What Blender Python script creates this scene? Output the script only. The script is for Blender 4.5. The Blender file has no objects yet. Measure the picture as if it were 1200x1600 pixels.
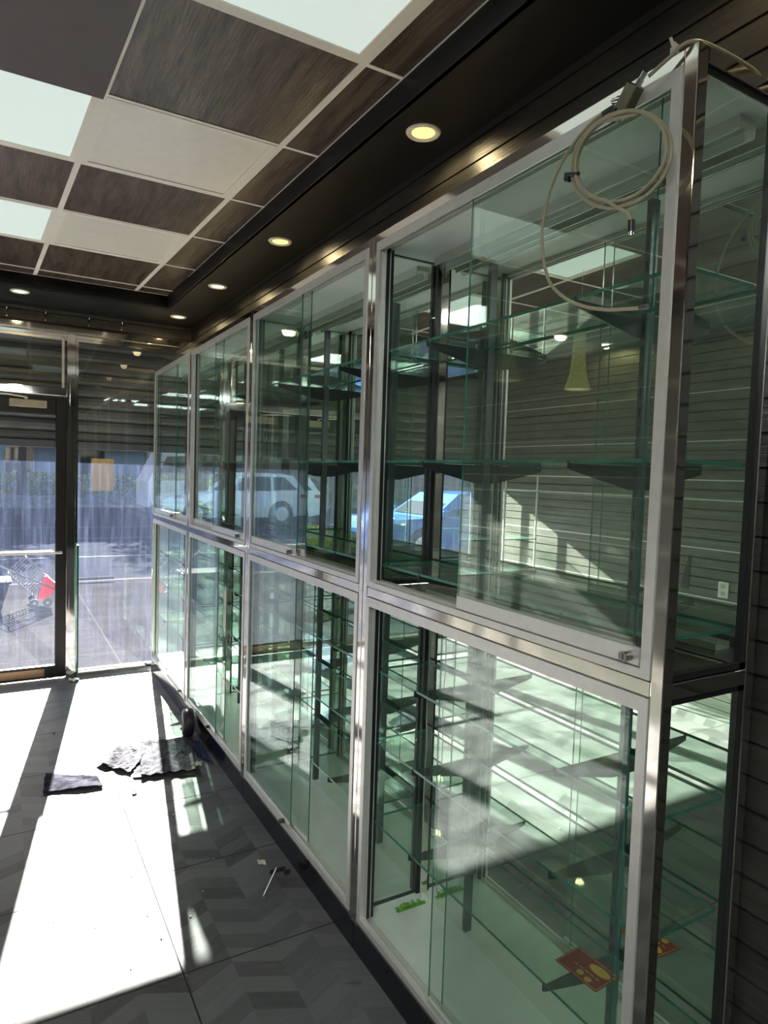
import bpy, bmesh, math, random
from mathutils import Vector, Matrix
random.seed(7)
sc = bpy.context.scene
COL = sc.collection
PI = math.pi

# ------------------------------------------------------------------ camera
cd = bpy.data.cameras.new('camera'); cam = bpy.data.objects.new('camera', cd); COL.objects.link(cam)
cd.sensor_fit = 'VERTICAL'; cd.sensor_height = 36.0; cd.lens = 1037.4 / 1600 * 36.0
cd.clip_start = 0.02; cd.clip_end = 400
cam.location = (0, 0, 1.6805)
r_ = Vector((0.86542885, -0.50001099, 0.03196734)); u_ = Vector((0.00023482, 0.06420778, 0.99793652)); f_ = Vector((0.50103178, 0.86363556, -0.05568468))
cam.rotation_euler = Matrix((r_, u_, -f_)).transposed().to_euler()
sc.camera = cam
# ------------------------------------------------------------------ render + exposure
sc.view_settings.view_transform = 'Standard'; sc.view_settings.look = 'None'
sc.view_settings.gamma = 1.0; sc.view_settings.use_curve_mapping = False
sc.view_settings.exposure = 1.68
cy = sc.cycles
cy.max_bounces = 14; cy.diffuse_bounces = 4; cy.glossy_bounces = 9; cy.transmission_bounces = 4; cy.transparent_max_bounces = 44
cy.sample_clamp_indirect = 6.0; cy.caustics_reflective = True; cy.caustics_refractive = False
cy.use_denoising = True; cy.blur_glossy = 0.3
# ------------------------------------------------------------------ sky and sun
SUN_EL = math.radians(25.4); SUN_DIR = Vector((0.16, 1.0, math.tan(SUN_EL) * math.hypot(.16, 1))).normalized()
w = bpy.data.worlds.new('sky'); sc.world = w; w.use_nodes = True
nt = w.node_tree; bg = nt.nodes['Background']; sky = nt.nodes.new('ShaderNodeTexSky')
sky.sky_type = 'NISHITA'; sky.sun_disc = False; sky.sun_elevation = SUN_EL; sky.sun_rotation = math.atan2(.16, 1.0)
nt.links.new(sky.outputs[0], bg.inputs[0]); bg.inputs[1].default_value = 0.12
sd = bpy.data.lights.new('sun', 'SUN'); sd.energy = 35.0; sd.angle = math.radians(0.55); sd.color = (1.0, .95, .86)
so = bpy.data.objects.new('sun', sd); COL.objects.link(so); so.rotation_euler = SUN_DIR.to_track_quat('Z', 'Y').to_euler(); so.location = (3, 20, 12)

# ------------------------------------------------------------------ helpers
class MB:
    """collects shapes, builds one mesh object"""
    def __init__(s): s.v = []; s.f = []; s.mi = []; s.sm = []
    def add(s, vs, fs, mi=0, smooth=False):
        n = len(s.v); s.v += [tuple(v) for v in vs]
        for f in fs: s.f.append([n + i for i in f]); s.mi.append(mi); s.sm.append(smooth)
        return s
    def box(s, x0, x1, y0, y1, z0, z1, mi=0, b=0.0):
        if b > 0:
            b = min(b, (x1-x0)*.45, (y1-y0)*.45, (z1-z0)*.45)
            bm = bmesh.new(); bmesh.ops.create_cube(bm, size=1)
            for v in bm.verts: v.co = Vector(((x0+x1)/2 + v.co.x*(x1-x0), (y0+y1)/2 + v.co.y*(y1-y0), (z0+z1)/2 + v.co.z*(z1-z0)))
            bmesh.ops.bevel(bm, geom=bm.edges[:], offset=b, segments=2, affect='EDGES', profile=.5)
            return s.bm(bm, mi)
        v = [(x, y, z) for x in (x0, x1) for y in (y0, y1) for z in (z0, z1)]
        return s.add(v, [(0, 1, 3, 2), (4, 6, 7, 5), (0, 4, 5, 1), (2, 3, 7, 6), (0, 2, 6, 4), (1, 5, 7, 3)], mi)
    def bm(s, bm, mi=0, smooth=False, M=None):
        bm.verts.index_update()
        s.add([(M @ v.co if M else v.co) for v in bm.verts], [[v.index for v in f.verts] for f in bm.faces], mi, smooth); bm.free(); return s
    def cyl(s, p, q, r, r2=None, n=14, mi=0, cap=True):
        p = Vector(p); q = Vector(q); r2 = r if r2 is None else r2
        d = (q - p).normalized(); a = d.orthogonal().normalized(); b = d.cross(a)
        vs = [c + (a*math.cos(t) + b*math.sin(t))*rr for c, rr in ((p, r), (q, r2)) for t in [2*PI*i/n for i in range(n)]]
        s.add(vs, [(i, (i+1) % n, n+(i+1) % n, n+i) for i in range(n)], mi, True)
        if cap: s.add(vs[:n], [list(range(n))[::-1]], mi); s.add(vs[n:], [list(range(n))], mi)
        return s
    def tube(s, pts, r, n=8, mi=0):
        pts = [Vector(p) for p in pts]; m = len(pts); vs = []; a = None
        for i, p in enumerate(pts):
            d = (pts[min(i+1, m-1)] - pts[max(i-1, 0)]).normalized()
            a = (a - d*a.dot(d)).normalized() if a is not None else d.orthogonal().normalized()
            b = d.cross(a)
            vs += [p + (a*math.cos(2*PI*k/n) + b*math.sin(2*PI*k/n))*r for k in range(n)]
        fs = [(i*n+k, i*n+(k+1) % n, (i+1)*n+(k+1) % n, (i+1)*n+k) for i in range(m-1) for k in range(n)]
        s.add(vs, fs, mi, True); s.add(vs[:n], [list(range(n))[::-1]], mi); s.add(vs[-n:], [list(range(n))], mi); return s
    def lathe(s, prof, n=24, mi=0, c=(0, 0, 0), close=True):
        vs = [(c[0]+r*math.cos(2*PI*k/n), c[1]+r*math.sin(2*PI*k/n), c[2]+z) for r, z in prof for k in range(n)]
        m = len(prof)
        s.add(vs, [(i*n+k, i*n+(k+1) % n, (i+1)*n+(k+1) % n, (i+1)*n+k) for i in range(m-1) for k in range(n)], mi, True); return s
    def prism(s, poly, y0, y1, ax='y', mi=0):
        """poly in the two other axes, extruded along ax"""
        def P(a, b, t): return {'y': (a, t, b), 'x': (t, a, b), 'z': (a, b, t)}[ax]
        n = len(poly); vs = [P(a, b, y0) for a, b in poly] + [P(a, b, y1) for a, b in poly]
        s.add(vs, [(i, (i+1) % n, n+(i+1) % n, n+i) for i in range(n)] + [list(range(n))[::-1], [n+i for i in range(n)]], mi); return s
    def build(s, name, mats, parent=None, loc=None):
        me = bpy.data.meshes.new(name); me.from_pydata(s.v, [], s.f)
        for m in (mats if isinstance(mats, (list, tuple)) else [mats]): me.materials.append(m)
        me.polygons.foreach_set('material_index', s.mi); me.polygons.foreach_set('use_smooth', s.sm)
        bm = bmesh.new(); bm.from_mesh(me); bmesh.ops.recalc_face_normals(bm, faces=bm.faces); bm.to_mesh(me); bm.free()
        o = bpy.data.objects.new(name, me); COL.objects.link(o)
        if parent: o.parent = parent
        if loc: o.location = loc
        return o
def tag(o, label=None, cat=None, group=None, kind=None):
    if label: o['label'] = label
    if cat: o['category'] = cat
    if group: o['group'] = group
    if kind: o['kind'] = kind
    return o
def thing(name, label, cat, loc=(0, 0, 0), rz=0, group=None):
    o = bpy.data.objects.new(name, None); COL.objects.link(o); o.location = loc; o.rotation_euler = (0, 0, rz); o.empty_display_size = .1
    return tag(o, label, cat, group)
def struct(name, mb, m, parent=None): return tag(mb.build(name, m, parent), kind='structure')
def copy_tree(o, parent=None):
    c = o.copy(); COL.objects.link(c); c.parent = parent
    for ch in list(o.children): copy_tree(ch, c)
    return c

# ------------------------------------------------------------------ materials
def newmat(name):
    m = bpy.data.materials.new(name); m.use_nodes = True
    return m, m.node_tree, m.node_tree.nodes['Principled BSDF']
def link(nt, a, b): nt.links.new(a, b)
def M_(nt, op, a, b=None, c=None):
    n = nt.nodes.new('ShaderNodeMath'); n.operation = op
    for i, x in enumerate((a, b, c)):
        if x is None: continue
        if isinstance(x, (int, float)): n.inputs[i].default_value = x
        else: link(nt, x, n.inputs[i])
    return n.outputs[0]
def noise(nt, scale, detail=3, rough=.6, stretch=None, vec=None):
    tc = nt.nodes.new('ShaderNodeTexCoord'); mp = nt.nodes.new('ShaderNodeMapping'); n = nt.nodes.new('ShaderNodeTexNoise')
    link(nt, vec or tc.outputs['Object'], mp.inputs[0]); link(nt, mp.outputs[0], n.inputs['Vector'])
    if stretch: mp.inputs['Scale'].default_value = stretch
    n.inputs['Scale'].default_value = scale; n.inputs['Detail'].default_value = detail; n.inputs['Roughness'].default_value = rough
    return n.outputs['Fac']
def ramp(nt, fac, stops):
    r = nt.nodes.new('ShaderNodeValToRGB'); link(nt, fac, r.inputs[0])
    while len(r.color_ramp.elements) < len(stops): r.color_ramp.elements.new(.5)
    for e, (p, c) in zip(r.color_ramp.elements, stops): e.position = p; e.color = (*c, 1) if len(c) == 3 else c
    return r.outputs[0]
def mat(name, col, rough=.5, metal=0, var=.12, scale=20, bump=0, stretch=None, spec=.5, emit=None, estr=0, coat=0):
    m, nt, b = newmat(name)
    f = noise(nt, scale, stretch=stretch)
    link(nt, ramp(nt, f, [(.3, [c*(1-var) for c in col]), (.7, [min(1, c*(1+var)) for c in col])]), b.inputs['Base Color'])
    b.inputs['Roughness'].default_value = rough; b.inputs['Metallic'].default_value = metal
    b.inputs['Specular IOR Level'].default_value = spec; b.inputs['Coat Weight'].default_value = coat
    if bump:
        bp = nt.nodes.new('ShaderNodeBump'); bp.inputs['Strength'].default_value = bump; bp.inputs['Distance'].default_value = .01
        link(nt, f, bp.inputs['Height']); link(nt, bp.outputs[0], b.inputs['Normal'])
    if emit: b.inputs['Emission Color'].default_value = (*emit, 1); b.inputs['Emission Strength'].default_value = estr
    return m
def glass(name, tint, dirt=0.0, haze=(.8, .85, 1.0), hz=0.0, streak=False):
    """clear sheet glass: straight-through tint plus a reflection that follows the viewing angle, and a film of dirt"""
    m = bpy.data.materials.new(name); m.use_nodes = True; nt = m.node_tree; nt.nodes.clear()
    out = nt.nodes.new('ShaderNodeOutputMaterial'); tr = nt.nodes.new('ShaderNodeBsdfTransparent'); gl = nt.nodes.new('ShaderNodeBsdfGlossy')
    tr.inputs[0].default_value = (*tint, 1); gl.inputs['Roughness'].default_value = 0.0; gl.inputs[0].default_value = (.93, 1, .97, 1)
    geo = nt.nodes.new('ShaderNodeNewGeometry'); fr = nt.nodes.new('ShaderNodeFresnel')
    link(nt, M_(nt, 'MULTIPLY_ADD', geo.outputs['Backfacing'], 1/1.52-1.52, 1.52), fr.inputs['IOR'])
    mx = nt.nodes.new('ShaderNodeMixShader'); link(nt, fr.outputs[0], mx.inputs[0]); link(nt, tr.outputs[0], mx.inputs[1]); link(nt, gl.outputs[0], mx.inputs[2])
    last = mx.outputs[0]
    if dirt > 0 or hz > 0:
        f = noise(nt, 5, 8, .75)
        if streak:
            s1 = noise(nt, 9, 6, .7, (3.5, 1, .22)); f2 = noise(nt, 160, 2, .5)
            s = M_(nt, 'MULTIPLY', M_(nt, 'POWER', s1, 3.0), 2.6); s = M_(nt, 'ADD', s, M_(nt, 'MULTIPLY', M_(nt, 'GREATER_THAN', f2, .66), .25))
        else: s = M_(nt, 'POWER', f, 3.0)
        k = M_(nt, 'MULTIPLY_ADD', s, dirt, hz)
        tl = nt.nodes.new('ShaderNodeBsdfTranslucent'); tl.inputs[0].default_value = (*haze, 1)
        df = nt.nodes.new('ShaderNodeBsdfDiffuse'); df.inputs[0].default_value = (*haze, 1)
        m1 = nt.nodes.new('ShaderNodeMixShader'); m1.inputs[0].default_value = .4; link(nt, tl.outputs[0], m1.inputs[1]); link(nt, df.outputs[0], m1.inputs[2])
        m2 = nt.nodes.new('ShaderNodeMixShader'); link(nt, k, m2.inputs[0]); link(nt, last, m2.inputs[1]); link(nt, m1.outputs[0], m2.inputs[2]); last = m2.outputs[0]
    link(nt, last, out.inputs[0]); return m

def wood_mat(name, dark, light, ax='x', rough=.35):
    m, nt, b = newmat(name)
    st = (1, 1, 1)
    f = noise(nt, 2.0, 6, .7, (12, 1.3, 1) if ax == 'y' else (1.3, 1.3, 12)); g = noise(nt, 9, 4, .7, (14, .9, 1) if ax == 'y' else (1, .9, 14))
    wv = nt.nodes.new('ShaderNodeTexWave'); tc = nt.nodes.new('ShaderNodeTexCoord'); link(nt, tc.outputs['Object'], wv.inputs[0])
    wv.inputs['Scale'].default_value = 5; wv.inputs['Distortion'].default_value = 14; wv.inputs['Detail'].default_value = 3; wv.inputs['Detail Scale'].default_value = .7
    h = M_(nt, 'ADD', M_(nt, 'MULTIPLY', f, .62), M_(nt, 'ADD', M_(nt, 'MULTIPLY', g, .36), M_(nt, 'MULTIPLY', wv.outputs['Fac'], .05)))
    link(nt, ramp(nt, h, [(.40, dark), (.62, light)]), b.inputs['Base Color']); b.inputs['Roughness'].default_value = rough
    bp = nt.nodes.new('ShaderNodeBump'); bp.inputs['Strength'].default_value = .35; bp.inputs['Distance'].default_value = .004; link(nt, g, bp.inputs['Height']); link(nt, bp.outputs[0], b.inputs['Normal'])
    return m

chrome = mat('polished_chrome', (.78, .75, .70), .07, 1, .03, 6, bump=.04)
alu = mat('satin_aluminium', (.72, .70, .67), .42, .55, .05, 30)
steel_dark = mat('dark_steel', (.11, .11, .11), .35, .6, .1, 20)
mirror_m = mat('mirror_silver', (.85, .89, .82), .0, 1, .01, 3)
white_top = mat('white_top_panel', (.86, .88, .84), .4, 0, .03, 8)
white_lam = mat('white_laminate', (.72, .76, .70), .35, 0, .04, 14)
kick_m = mat('black_gloss_kick', (.012, .012, .02), .16, 0, .3, 9)
gl_case = glass('case_glass', (.957, .985, .967), .022, (.8, .85, .82), .004)
gl_shelf = glass('shelf_glass', (.90, .965, .93), .14, (.7, .85, .76), .03)
gl_store = glass('storefront_glass', (.96, .97, .98), .014, (.46, .58, 1.0), .0027, True)
gl_top = glass('transom_glass', (.93, .95, .95), .03, (.8, .8, .8), .004)
edge_m, nt, b = newmat('green_glass_edge'); link(nt, ramp(nt, noise(nt, 12), [(.3, (.03, .15, .11)), (.7, (.07, .27, .21))]), b.inputs['Base Color']); b.inputs['Roughness'].default_value = .12
black_pl = mat('black_plastic', (.015, .015, .016), .35)
rubber = mat('rubber', (.02, .02, .02), .7)
beige_cable = mat('beige_cable_jacket', (.38, .33, .22), .4, 0, .05)
soffit_m = mat('black_paint', (.006, .0065, .007), .42, 0, .15, 5)
white_trim = mat('ceiling_grid_white', (.93, .86, .76), .45, 0, .03)
wood_x = wood_mat('wood_grain_tile', (.026, .016, .011), (.150, .100, .074), 'y', .30)
wood_y = wood_mat('wood_grain_tile_edge', (.026, .016, .011), (.130, .088, .066), 'y', .30)
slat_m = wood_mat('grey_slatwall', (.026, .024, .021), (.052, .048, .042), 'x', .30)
slat_front_lit = wood_mat('brown_grey_slatwall_lit', (.075, .062, .048), (.15, .125, .10), 'x', .35)  # brown-grey boards, colour raised to stand in for light this wall lacks
slat_left_lit = wood_mat('grey_slatwall_left_lit', (.10, .10, .092), (.17, .165, .15), 'x', .4)  # lighter copy of the grey boards; extra light on the left wall is in the colour
groove_m = mat('slatwall_groove', (.03, .022, .016), .6)
concrete = mat('concrete', (.24, .225, .205), .8, 0, .25, 3, bump=.2)
brick = mat('brick_wall', (.20, .13, .10), .8, 0, .3, 6)
red_m = mat('red_nylon', (.62, .04, .05), .5, 0, .2, 9, bump=.3)

# floor tile: 0.6 m porcelain tiles printed with grey chevron planks
floor_m, nt, b = newmat('chevron_floor_tile')
geo = nt.nodes.new('ShaderNodeTexCoord'); sp = nt.nodes.new('ShaderNodeSeparateXYZ'); link(nt, geo.outputs['Object'], sp.inputs[0])
X, Y = sp.outputs[0], sp.outputs[1]
cxn = M_(nt, 'DIVIDE', M_(nt, 'SUBTRACT', X, .54), .1495)
ci = M_(nt, 'FLOOR', cxn); tri = M_(nt, 'PINGPONG', cxn, 1.0)
v = M_(nt, 'DIVIDE', M_(nt, 'ADD', Y, M_(nt, 'MULTIPLY', tri, -.072)), .076); ki = M_(nt, 'FLOOR', v)
cmb = nt.nodes.new('ShaderNodeCombineXYZ'); link(nt, ci, cmb.inputs[0]); link(nt, ki, cmb.inputs[1])
wn = nt.nodes.new('ShaderNodeTexWhiteNoise'); wn.noise_dimensions = '2D'; link(nt, cmb.outputs[0], wn.inputs['Vector'])
cv = nt.nodes.new('ShaderNodeCombineXYZ'); link(nt, M_(nt, 'MULTIPLY', X, 3), cv.inputs[0]); link(nt, M_(nt, 'MULTIPLY', v, 1.6), cv.inputs[1]); link(nt, wn.outputs[0], cv.inputs[2])
gr = noise(nt, 4, 5, .7, vec=cv.outputs[0])
tone = M_(nt, 'ADD', M_(nt, 'MULTIPLY', M_(nt, 'POWER', wn.outputs[0], 1.6), .62), M_(nt, 'MULTIPLY', gr, .5))
colr = ramp(nt, tone, [(.12, (.150, .150, .156)), (.5, (.105, .105, .110)), (.95, (.045, .044, .047))])
def line(nt, c, off, pitch, wd):
    a = M_(nt, 'ABSOLUTE', M_(nt, 'SUBTRACT', M_(nt, 'FRACT', M_(nt, 'ADD', M_(nt, 'DIVIDE', M_(nt, 'SUBTRACT', c, off), pitch), .5)), .5))
    return M_(nt, 'LESS_THAN', a, wd/pitch/2)
jl = M_(nt, 'MAXIMUM', line(nt, X, .530, .6, .0056), line(nt, Y, 2.146, .6, .0056))
pj = M_(nt, 'MULTIPLY', line(nt, v, 0, 1.0, .02), .35)
mx = nt.nodes.new('ShaderNodeMix'); mx.data_type = 'RGBA'; link(nt, M_(nt, 'MAXIMUM', jl, pj), mx.inputs[0]); link(nt, colr, mx.inputs[6]); mx.inputs[7].default_value = (.025, .022, .022, 1)
dst = noise(nt, 7, 9, .75); m3 = nt.nodes.new('ShaderNodeMix'); m3.data_type = 'RGBA'
link(nt, M_(nt, 'MULTIPLY', M_(nt, 'POWER', dst, 2.5), .55), m3.inputs[0]); link(nt, mx.outputs[2], m3.inputs[6]); m3.inputs[7].default_value = (.20, .196, .192, 1)
link(nt, m3.outputs[2], b.inputs['Base Color']); link(nt, M_(nt, 'MULTIPLY_ADD', dst, .25, .30), b.inputs['Roughness']); link(nt, M_(nt, 'MULTIPLY_ADD', jl, -.07, .07), b.inputs['Specular IOR Level'])
bp = nt.nodes.new('ShaderNodeBump'); bp.inputs['Strength'].default_value = .25; bp.inputs['Distance'].default_value = .002
link(nt, M_(nt, 'SUBTRACT', M_(nt, 'MULTIPLY', gr, .4), jl), bp.inputs['Height']); link(nt, bp.outputs[0], b.inputs['Normal'])

asphalt, nt, b = newmat('asphalt'); f = noise(nt, 90, 3, .7); g = noise(nt, 1.3, 6, .7)
link(nt, ramp(nt, M_(nt, 'ADD', M_(nt, 'MULTIPLY', f, .6), M_(nt, 'MULTIPLY', g, .4)), [(.3, (.010, .012, .018)), (.7, (.030, .032, .038))]), b.inputs['Base Color']); b.inputs['Roughness'].default_value = 1; b.inputs['Specular IOR Level'].default_value = 0
bp = nt.nodes.new('ShaderNodeBump'); bp.inputs['Strength'].default_value = .5; bp.inputs['Distance'].default_value = .01; link(nt, f, bp.inputs['Height']); link(nt, bp.outputs[0], b.inputs['Normal'])
sidewalk_m, nt, b = newmat('sidewalk_concrete'); f = noise(nt, 60, 4, .8); g = noise(nt, 1.1, 7, .7)
geo = nt.nodes.new('ShaderNodeTexCoord'); sp = nt.nodes.new('ShaderNodeSeparateXYZ'); link(nt, geo.outputs['Object'], sp.inputs[0])
jl = M_(nt, 'MAXIMUM', line(nt, sp.outputs[0], .9, 1.5, .015), line(nt, sp.outputs[1], 6.35, 1.5, .015))
c1 = ramp(nt, M_(nt, 'ADD', M_(nt, 'MULTIPLY', f, .5), M_(nt, 'MULTIPLY', g, .5)), [(.34, (.008, .008, .010)), (.66, (.040, .037, .036))])
mx = nt.nodes.new('ShaderNodeMix'); mx.data_type = 'RGBA'; link(nt, jl, mx.inputs[0]); link(nt, c1, mx.inputs[6]); mx.inputs[7].default_value = (.04, .04, .04, 1)
link(nt, mx.outputs[2], b.inputs['Base Color']); b.inputs['Roughness'].default_value = 1; b.inputs['Specular IOR Level'].default_value = 0
bp = nt.nodes.new('ShaderNodeBump'); bp.inputs['Strength'].default_value = .7; bp.inputs['Distance'].default_value = .012; link(nt, f, bp.inputs['Height']); link(nt, bp.outputs[0], b.inputs['Normal'])

# ------------------------------------------------------------------ room shell
XL, XR, YB, YS, ZS, ZG = -1.87, 1.395, -3.4, 5.70, 2.85, 2.932
struct('floor', MB().box(XL-.1, XR+.1, YB-.1, YS+.10, -.06, 0), floor_m)
def slat_wall(name, runs, mats):
    return struct(name, runs, mats)
def slats(mb, kind, p, a0, a1, z0, z1, sgn, inserts=()):
    """boards of a slatwall between grooves; kind 'x' = wall in an x plane, 'y' = wall in a y plane; sgn = direction to the room"""
    PIT = .0735; top = ZS - .028; zs = [z1]; k = 0
    while top - k*PIT > z0 + .005:
        g = top - k*PIT
        if g < z1: zs += [g+.004, g-.004]
        k += 1
    zs.append(z0)
    back = p + sgn*-.02; mid = p - sgn*.008
    def bx(u0, u1, b0, b1, c0, c1, mi):
        if kind == 'x': mb.box(min(u0, u1), max(u0, u1), b0, b1, c0, c1, mi)
        else: mb.box(b0, b1, min(u0, u1), max(u0, u1), c0, c1, mi)
    bx(back - sgn*.08, mid, a0, a1, z0, z1, 1)
    for i in range(0, len(zs)-1, 2):
        if zs[i]-zs[i+1] > .001: bx(mid, p, a0, a1, zs[i+1], zs[i], 0)
    for g in inserts: bx(mid, p+sgn*.001, a0, a1, top-g*PIT-.005, top-g*PIT+.003, 2)
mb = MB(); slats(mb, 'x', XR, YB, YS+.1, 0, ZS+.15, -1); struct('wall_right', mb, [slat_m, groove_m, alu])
mb = MB(); slats(mb, 'x', XL, YB, YS+.1, 0, ZS+.15, 1, (6, 11, 15, 17, 22, 27)); struct('wall_left', mb, [slat_left_lit, groove_m, alu])
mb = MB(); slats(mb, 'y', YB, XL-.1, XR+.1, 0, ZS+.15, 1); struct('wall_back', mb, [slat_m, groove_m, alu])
mb = MB(); slats(mb, 'y', YS, XL-.1, XR+.1, 2.735, ZS+.15, -1); mb.box(XL-.2, XR+.2, YS+.03, YS+.12, 2.735, 3.3, 1)
mb.box(XL-1.5, XL-.02, YS+.03, YS+.12, -.05, 3.3, 1); mb.box(XR+.02, XR+1.5, YS+.03, YS+.12, -.05, 3.3, 1); struct('wall_front', mb, [slat_front_lit, groove_m, alu])
struct('trim_1', MB().box(XL, XR, YS-.012, YS+.05, 2.682, 2.735, 0, .003).box(XL, XR, YS+.005, YS+.06, 2.655, 2.682), chrome)   # chrome header over the storefront

# ceiling: raised grid with wood-grain tiles, black soffit round it
rows = [2.500 + .606*k for k in range(-9, 0)] + [2.5, 3.106, 3.712, 4.318, 4.924]; rows[8] = 1.873; rows[7] = 1.25
rows = [y for y in rows if y > -3.0]; YE = 5.075; rows.append(YE)
def colx(i, y):
    base = {0: (1.105, -.013), 1: (.940, -.039)}.get(i, (.306 - .634*(i-2), -.040)); return base[0] + base[1]*(y-2.5)
NC = 4                                    # columns: 0-1 cut strip, 1-2, 2-3, 3-4, 4-5 cut strip
XSL = -1.57
def quad(mb, xa, xb, y0, y1, z0, z1, ins, mi=0):
    P = [(xa(y0)+ins, y0+ins), (xb(y0)-ins, y0+ins), (xb(y1)-ins, y1-ins), (xa(y1)+ins, y1-ins)]
    mb.prism(P, z0, z1, 'z', mi)
ceil = struct('ceiling', MB().box(XL-.1, XR+.1, YB-.1, YS+.1, 3.02, 3.14), soffit_m)
xs = [lambda y, i=i: colx(i, y) for i in range(4)] + [lambda y: max(XSL, -9)]
gridmb = MB(); T = .012
for i in range(4):
    f = xs[i]; wd = T if i else .010
    gridmb.prism([(f(rows[0])-wd, rows[0]), (f(rows[0])+wd, rows[0]), (f(YE)+wd, YE), (f(YE)-wd, YE)], ZG, ZG+.006, 'z')
gridmb.box(XSL, XSL+.02, rows[0], YE, ZG, ZG+.006)
for k, y in enumerate(rows):
    gridmb.box(XSL, xs[0](y), y-.008, y+.008, ZG+.0012, ZG+.0065)
gridmb.build('ceiling_grid', white_trim, ceil)
rid = {round(y, 3): i for i, y in enumerate(rows)}; R0 = rows.index(1.873)
lit = {(1, R0-1): 1, (2, R0+1): 1, (2, R0+3): 1, (1, R0+1): 0, (1, R0+3): 0, (1, R0-4): 0, (2, R0-3): 0, (3, R0-1): 0, (2, 1): 2, (3, 0): 2, (3, R0-4): 2}
for k in range(len(rows)-1):
    for i in range(4):
        if (i, k) in lit: continue
        mb = MB(); drop = 0; m = wood_x if i else wood_y; nm = 'ceiling_tile'
        if (i, k) == (2, R0): drop = -.022; m = mat('dark_smooth_tile', (.072, .052, .050), .5, 0, .1, 8)
        quad(mb, xs[i+1], xs[i], rows[k], rows[k+1], ZG+.004+drop, ZG+.020+drop, .003)
        mb.build(nm, m, ceil)
led_on = mat('led_panel_lit', (.25, .26, .25), .5, var=0, emit=(.80, .93, .86), estr=.222)
led_fill = mat('led_panel_fill', (.25, .26, .25), .5, var=0, emit=(.86, .95, .92), estr=6.5)  # unseen panels added behind the viewer as room fill, far stronger than led_on
led_off = mat('led_panel_unlit', (.93, .86, .76), .16, 0, .03)
names = {(1, R0-1): 'lit square ceiling light panel nearest the soffit edge, at the top of the picture', (2, R0+1): 'larger lit ceiling light panel at the left edge, beyond the drooping dark tile',
 (2, R0+3): 'farther and smaller lit ceiling light panel at the left edge', (1, R0+1): 'unlit white ceiling light panel with window glare, nearer of the two unlit ones', (1, R0+3): 'unlit white ceiling light panel, farther of the two unlit ones',
 (1, R0-4): 'unlit ceiling light panel behind the viewer beside the soffit', (2, R0-3): 'unlit ceiling light panel overhead behind the viewer', (3, R0-1): 'unlit ceiling light panel by the left soffit', (3, R0-4): 'added fill light panel behind the viewer by the left soffit',
 (2, 1): 'added fill light panel at the back of the shop, middle column', (3, 0): 'added fill light panel at the back of the shop, left column'}
for (i, k), on in lit.items():
    if k < 0: continue
    yc = (rows[k]+rows[k+1])/2; xc = (colx(i, yc)+colx(i+1, yc) if i < 3 else colx(3, yc)+XSL)/2
    t = thing('ceiling_light', names[(i, k)], 'ceiling light', (xc, yc, ZG), 0, 'square ceiling light panels')
    A, B = (lambda y, i=i: xs[i+1](y)-xc), (lambda y, i=i: xs[i](y)-xc)
    y0, y1 = rows[k], rows[k+1]; mb = MB()
    a = [(xs[i+1](y0)-xc+.012, y0-yc+.010), (xs[i](y0)-xc-.012, y0-yc+.010), (xs[i](y1)-xc-.012, y1-yc-.010), (xs[i+1](y1)-xc+.012, y1-yc-.010)]
    g = .022; c = [(a[0][0]+g, a[0][1]+g), (a[1][0]-g, a[1][1]+g), (a[2][0]-g, a[2][1]-g), (a[3][0]+g, a[3][1]-g)]
    n = 4
    for q in range(4):
        p = (q+1) % 4; mb.prism([a[q], a[p], c[p], c[q]], .000, .012, 'z')
    mb.build('frame', white_trim, t); MB().prism(c, .004, .010, 'z').build('diffuser', (led_off, led_on, led_fill)[on], t)
sm = MB()
sx = lambda y: 1.118 - .014*(y-1.0)
sm.prism([(sx(YB), YB), (XR+.1, YB), (XR+.1, YS+.05), (sx(YE), YS+.05)], ZS, ZS+.03, 'z')
sm.prism([(XL-.05, YE-.02), (sx(YE)+.01, YE-.02), (sx(YE)+.01, YS+.05), (XL-.05, YS+.05)], ZS, ZS+.0302, 'z')
sm.prism([(sx(YB), YB), (sx(YB)+.02, YB), (sx(YE)+.02, YE), (sx(YE), YE)], ZS, 3.03, 'z')
sm.box(XSL-.02, sx(YE), YE, YE+.02, ZS, 3.03)
sm.box(XL-.05, XSL, YB, YE+.01, ZS, ZS+.0304); sm.box(XSL-.02, XSL, YB, YE, ZS, 3.03); sm.box(XSL, sx(YB), YB-.02, rows[0], ZS, ZS+.0306); sm.box(XSL, sx(YB), rows[0]-.02, rows[0], ZS, 3.03)
struct('trim_2', sm, soffit_m)

# recessed downlights in the soffit
lens_m = mat('warm_lens', (.9, .8, .5), .4, emit=(1.0, .74, .22), estr=.47)
lens_w = mat('warm_white_lens', (.9, .85, .7), .4, emit=(1.0, .86, .52), estr=.52)
def downlight(x, y, label, m=lens_m, e=1.6):
    t = thing('recessed_downlight', label, 'ceiling light', (x, y, ZS), 0, 'recessed downlights in the black soffit')
    MB().lathe([(.040, -.002), (.046, -.006), (.056, -.006), (.060, -.001), (.060, .002)], 32).build('trim_ring', white_trim, t)
    MB().lathe([(.0001, -.0035), (.030, -.0035), (.041, -.002)], 32).build('lens', m, t)
    l = bpy.data.lights.new('downlight_lamp', 'SPOT'); l.energy = e; l.color = (1, .78, .42); l.spot_size = 2.95; l.spot_blend = .35; l.shadow_soft_size = .035
    lo = bpy.data.objects.new('lamp', l); COL.objects.link(lo); lo.parent = t; lo.location = (0, 0, -.012)
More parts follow.
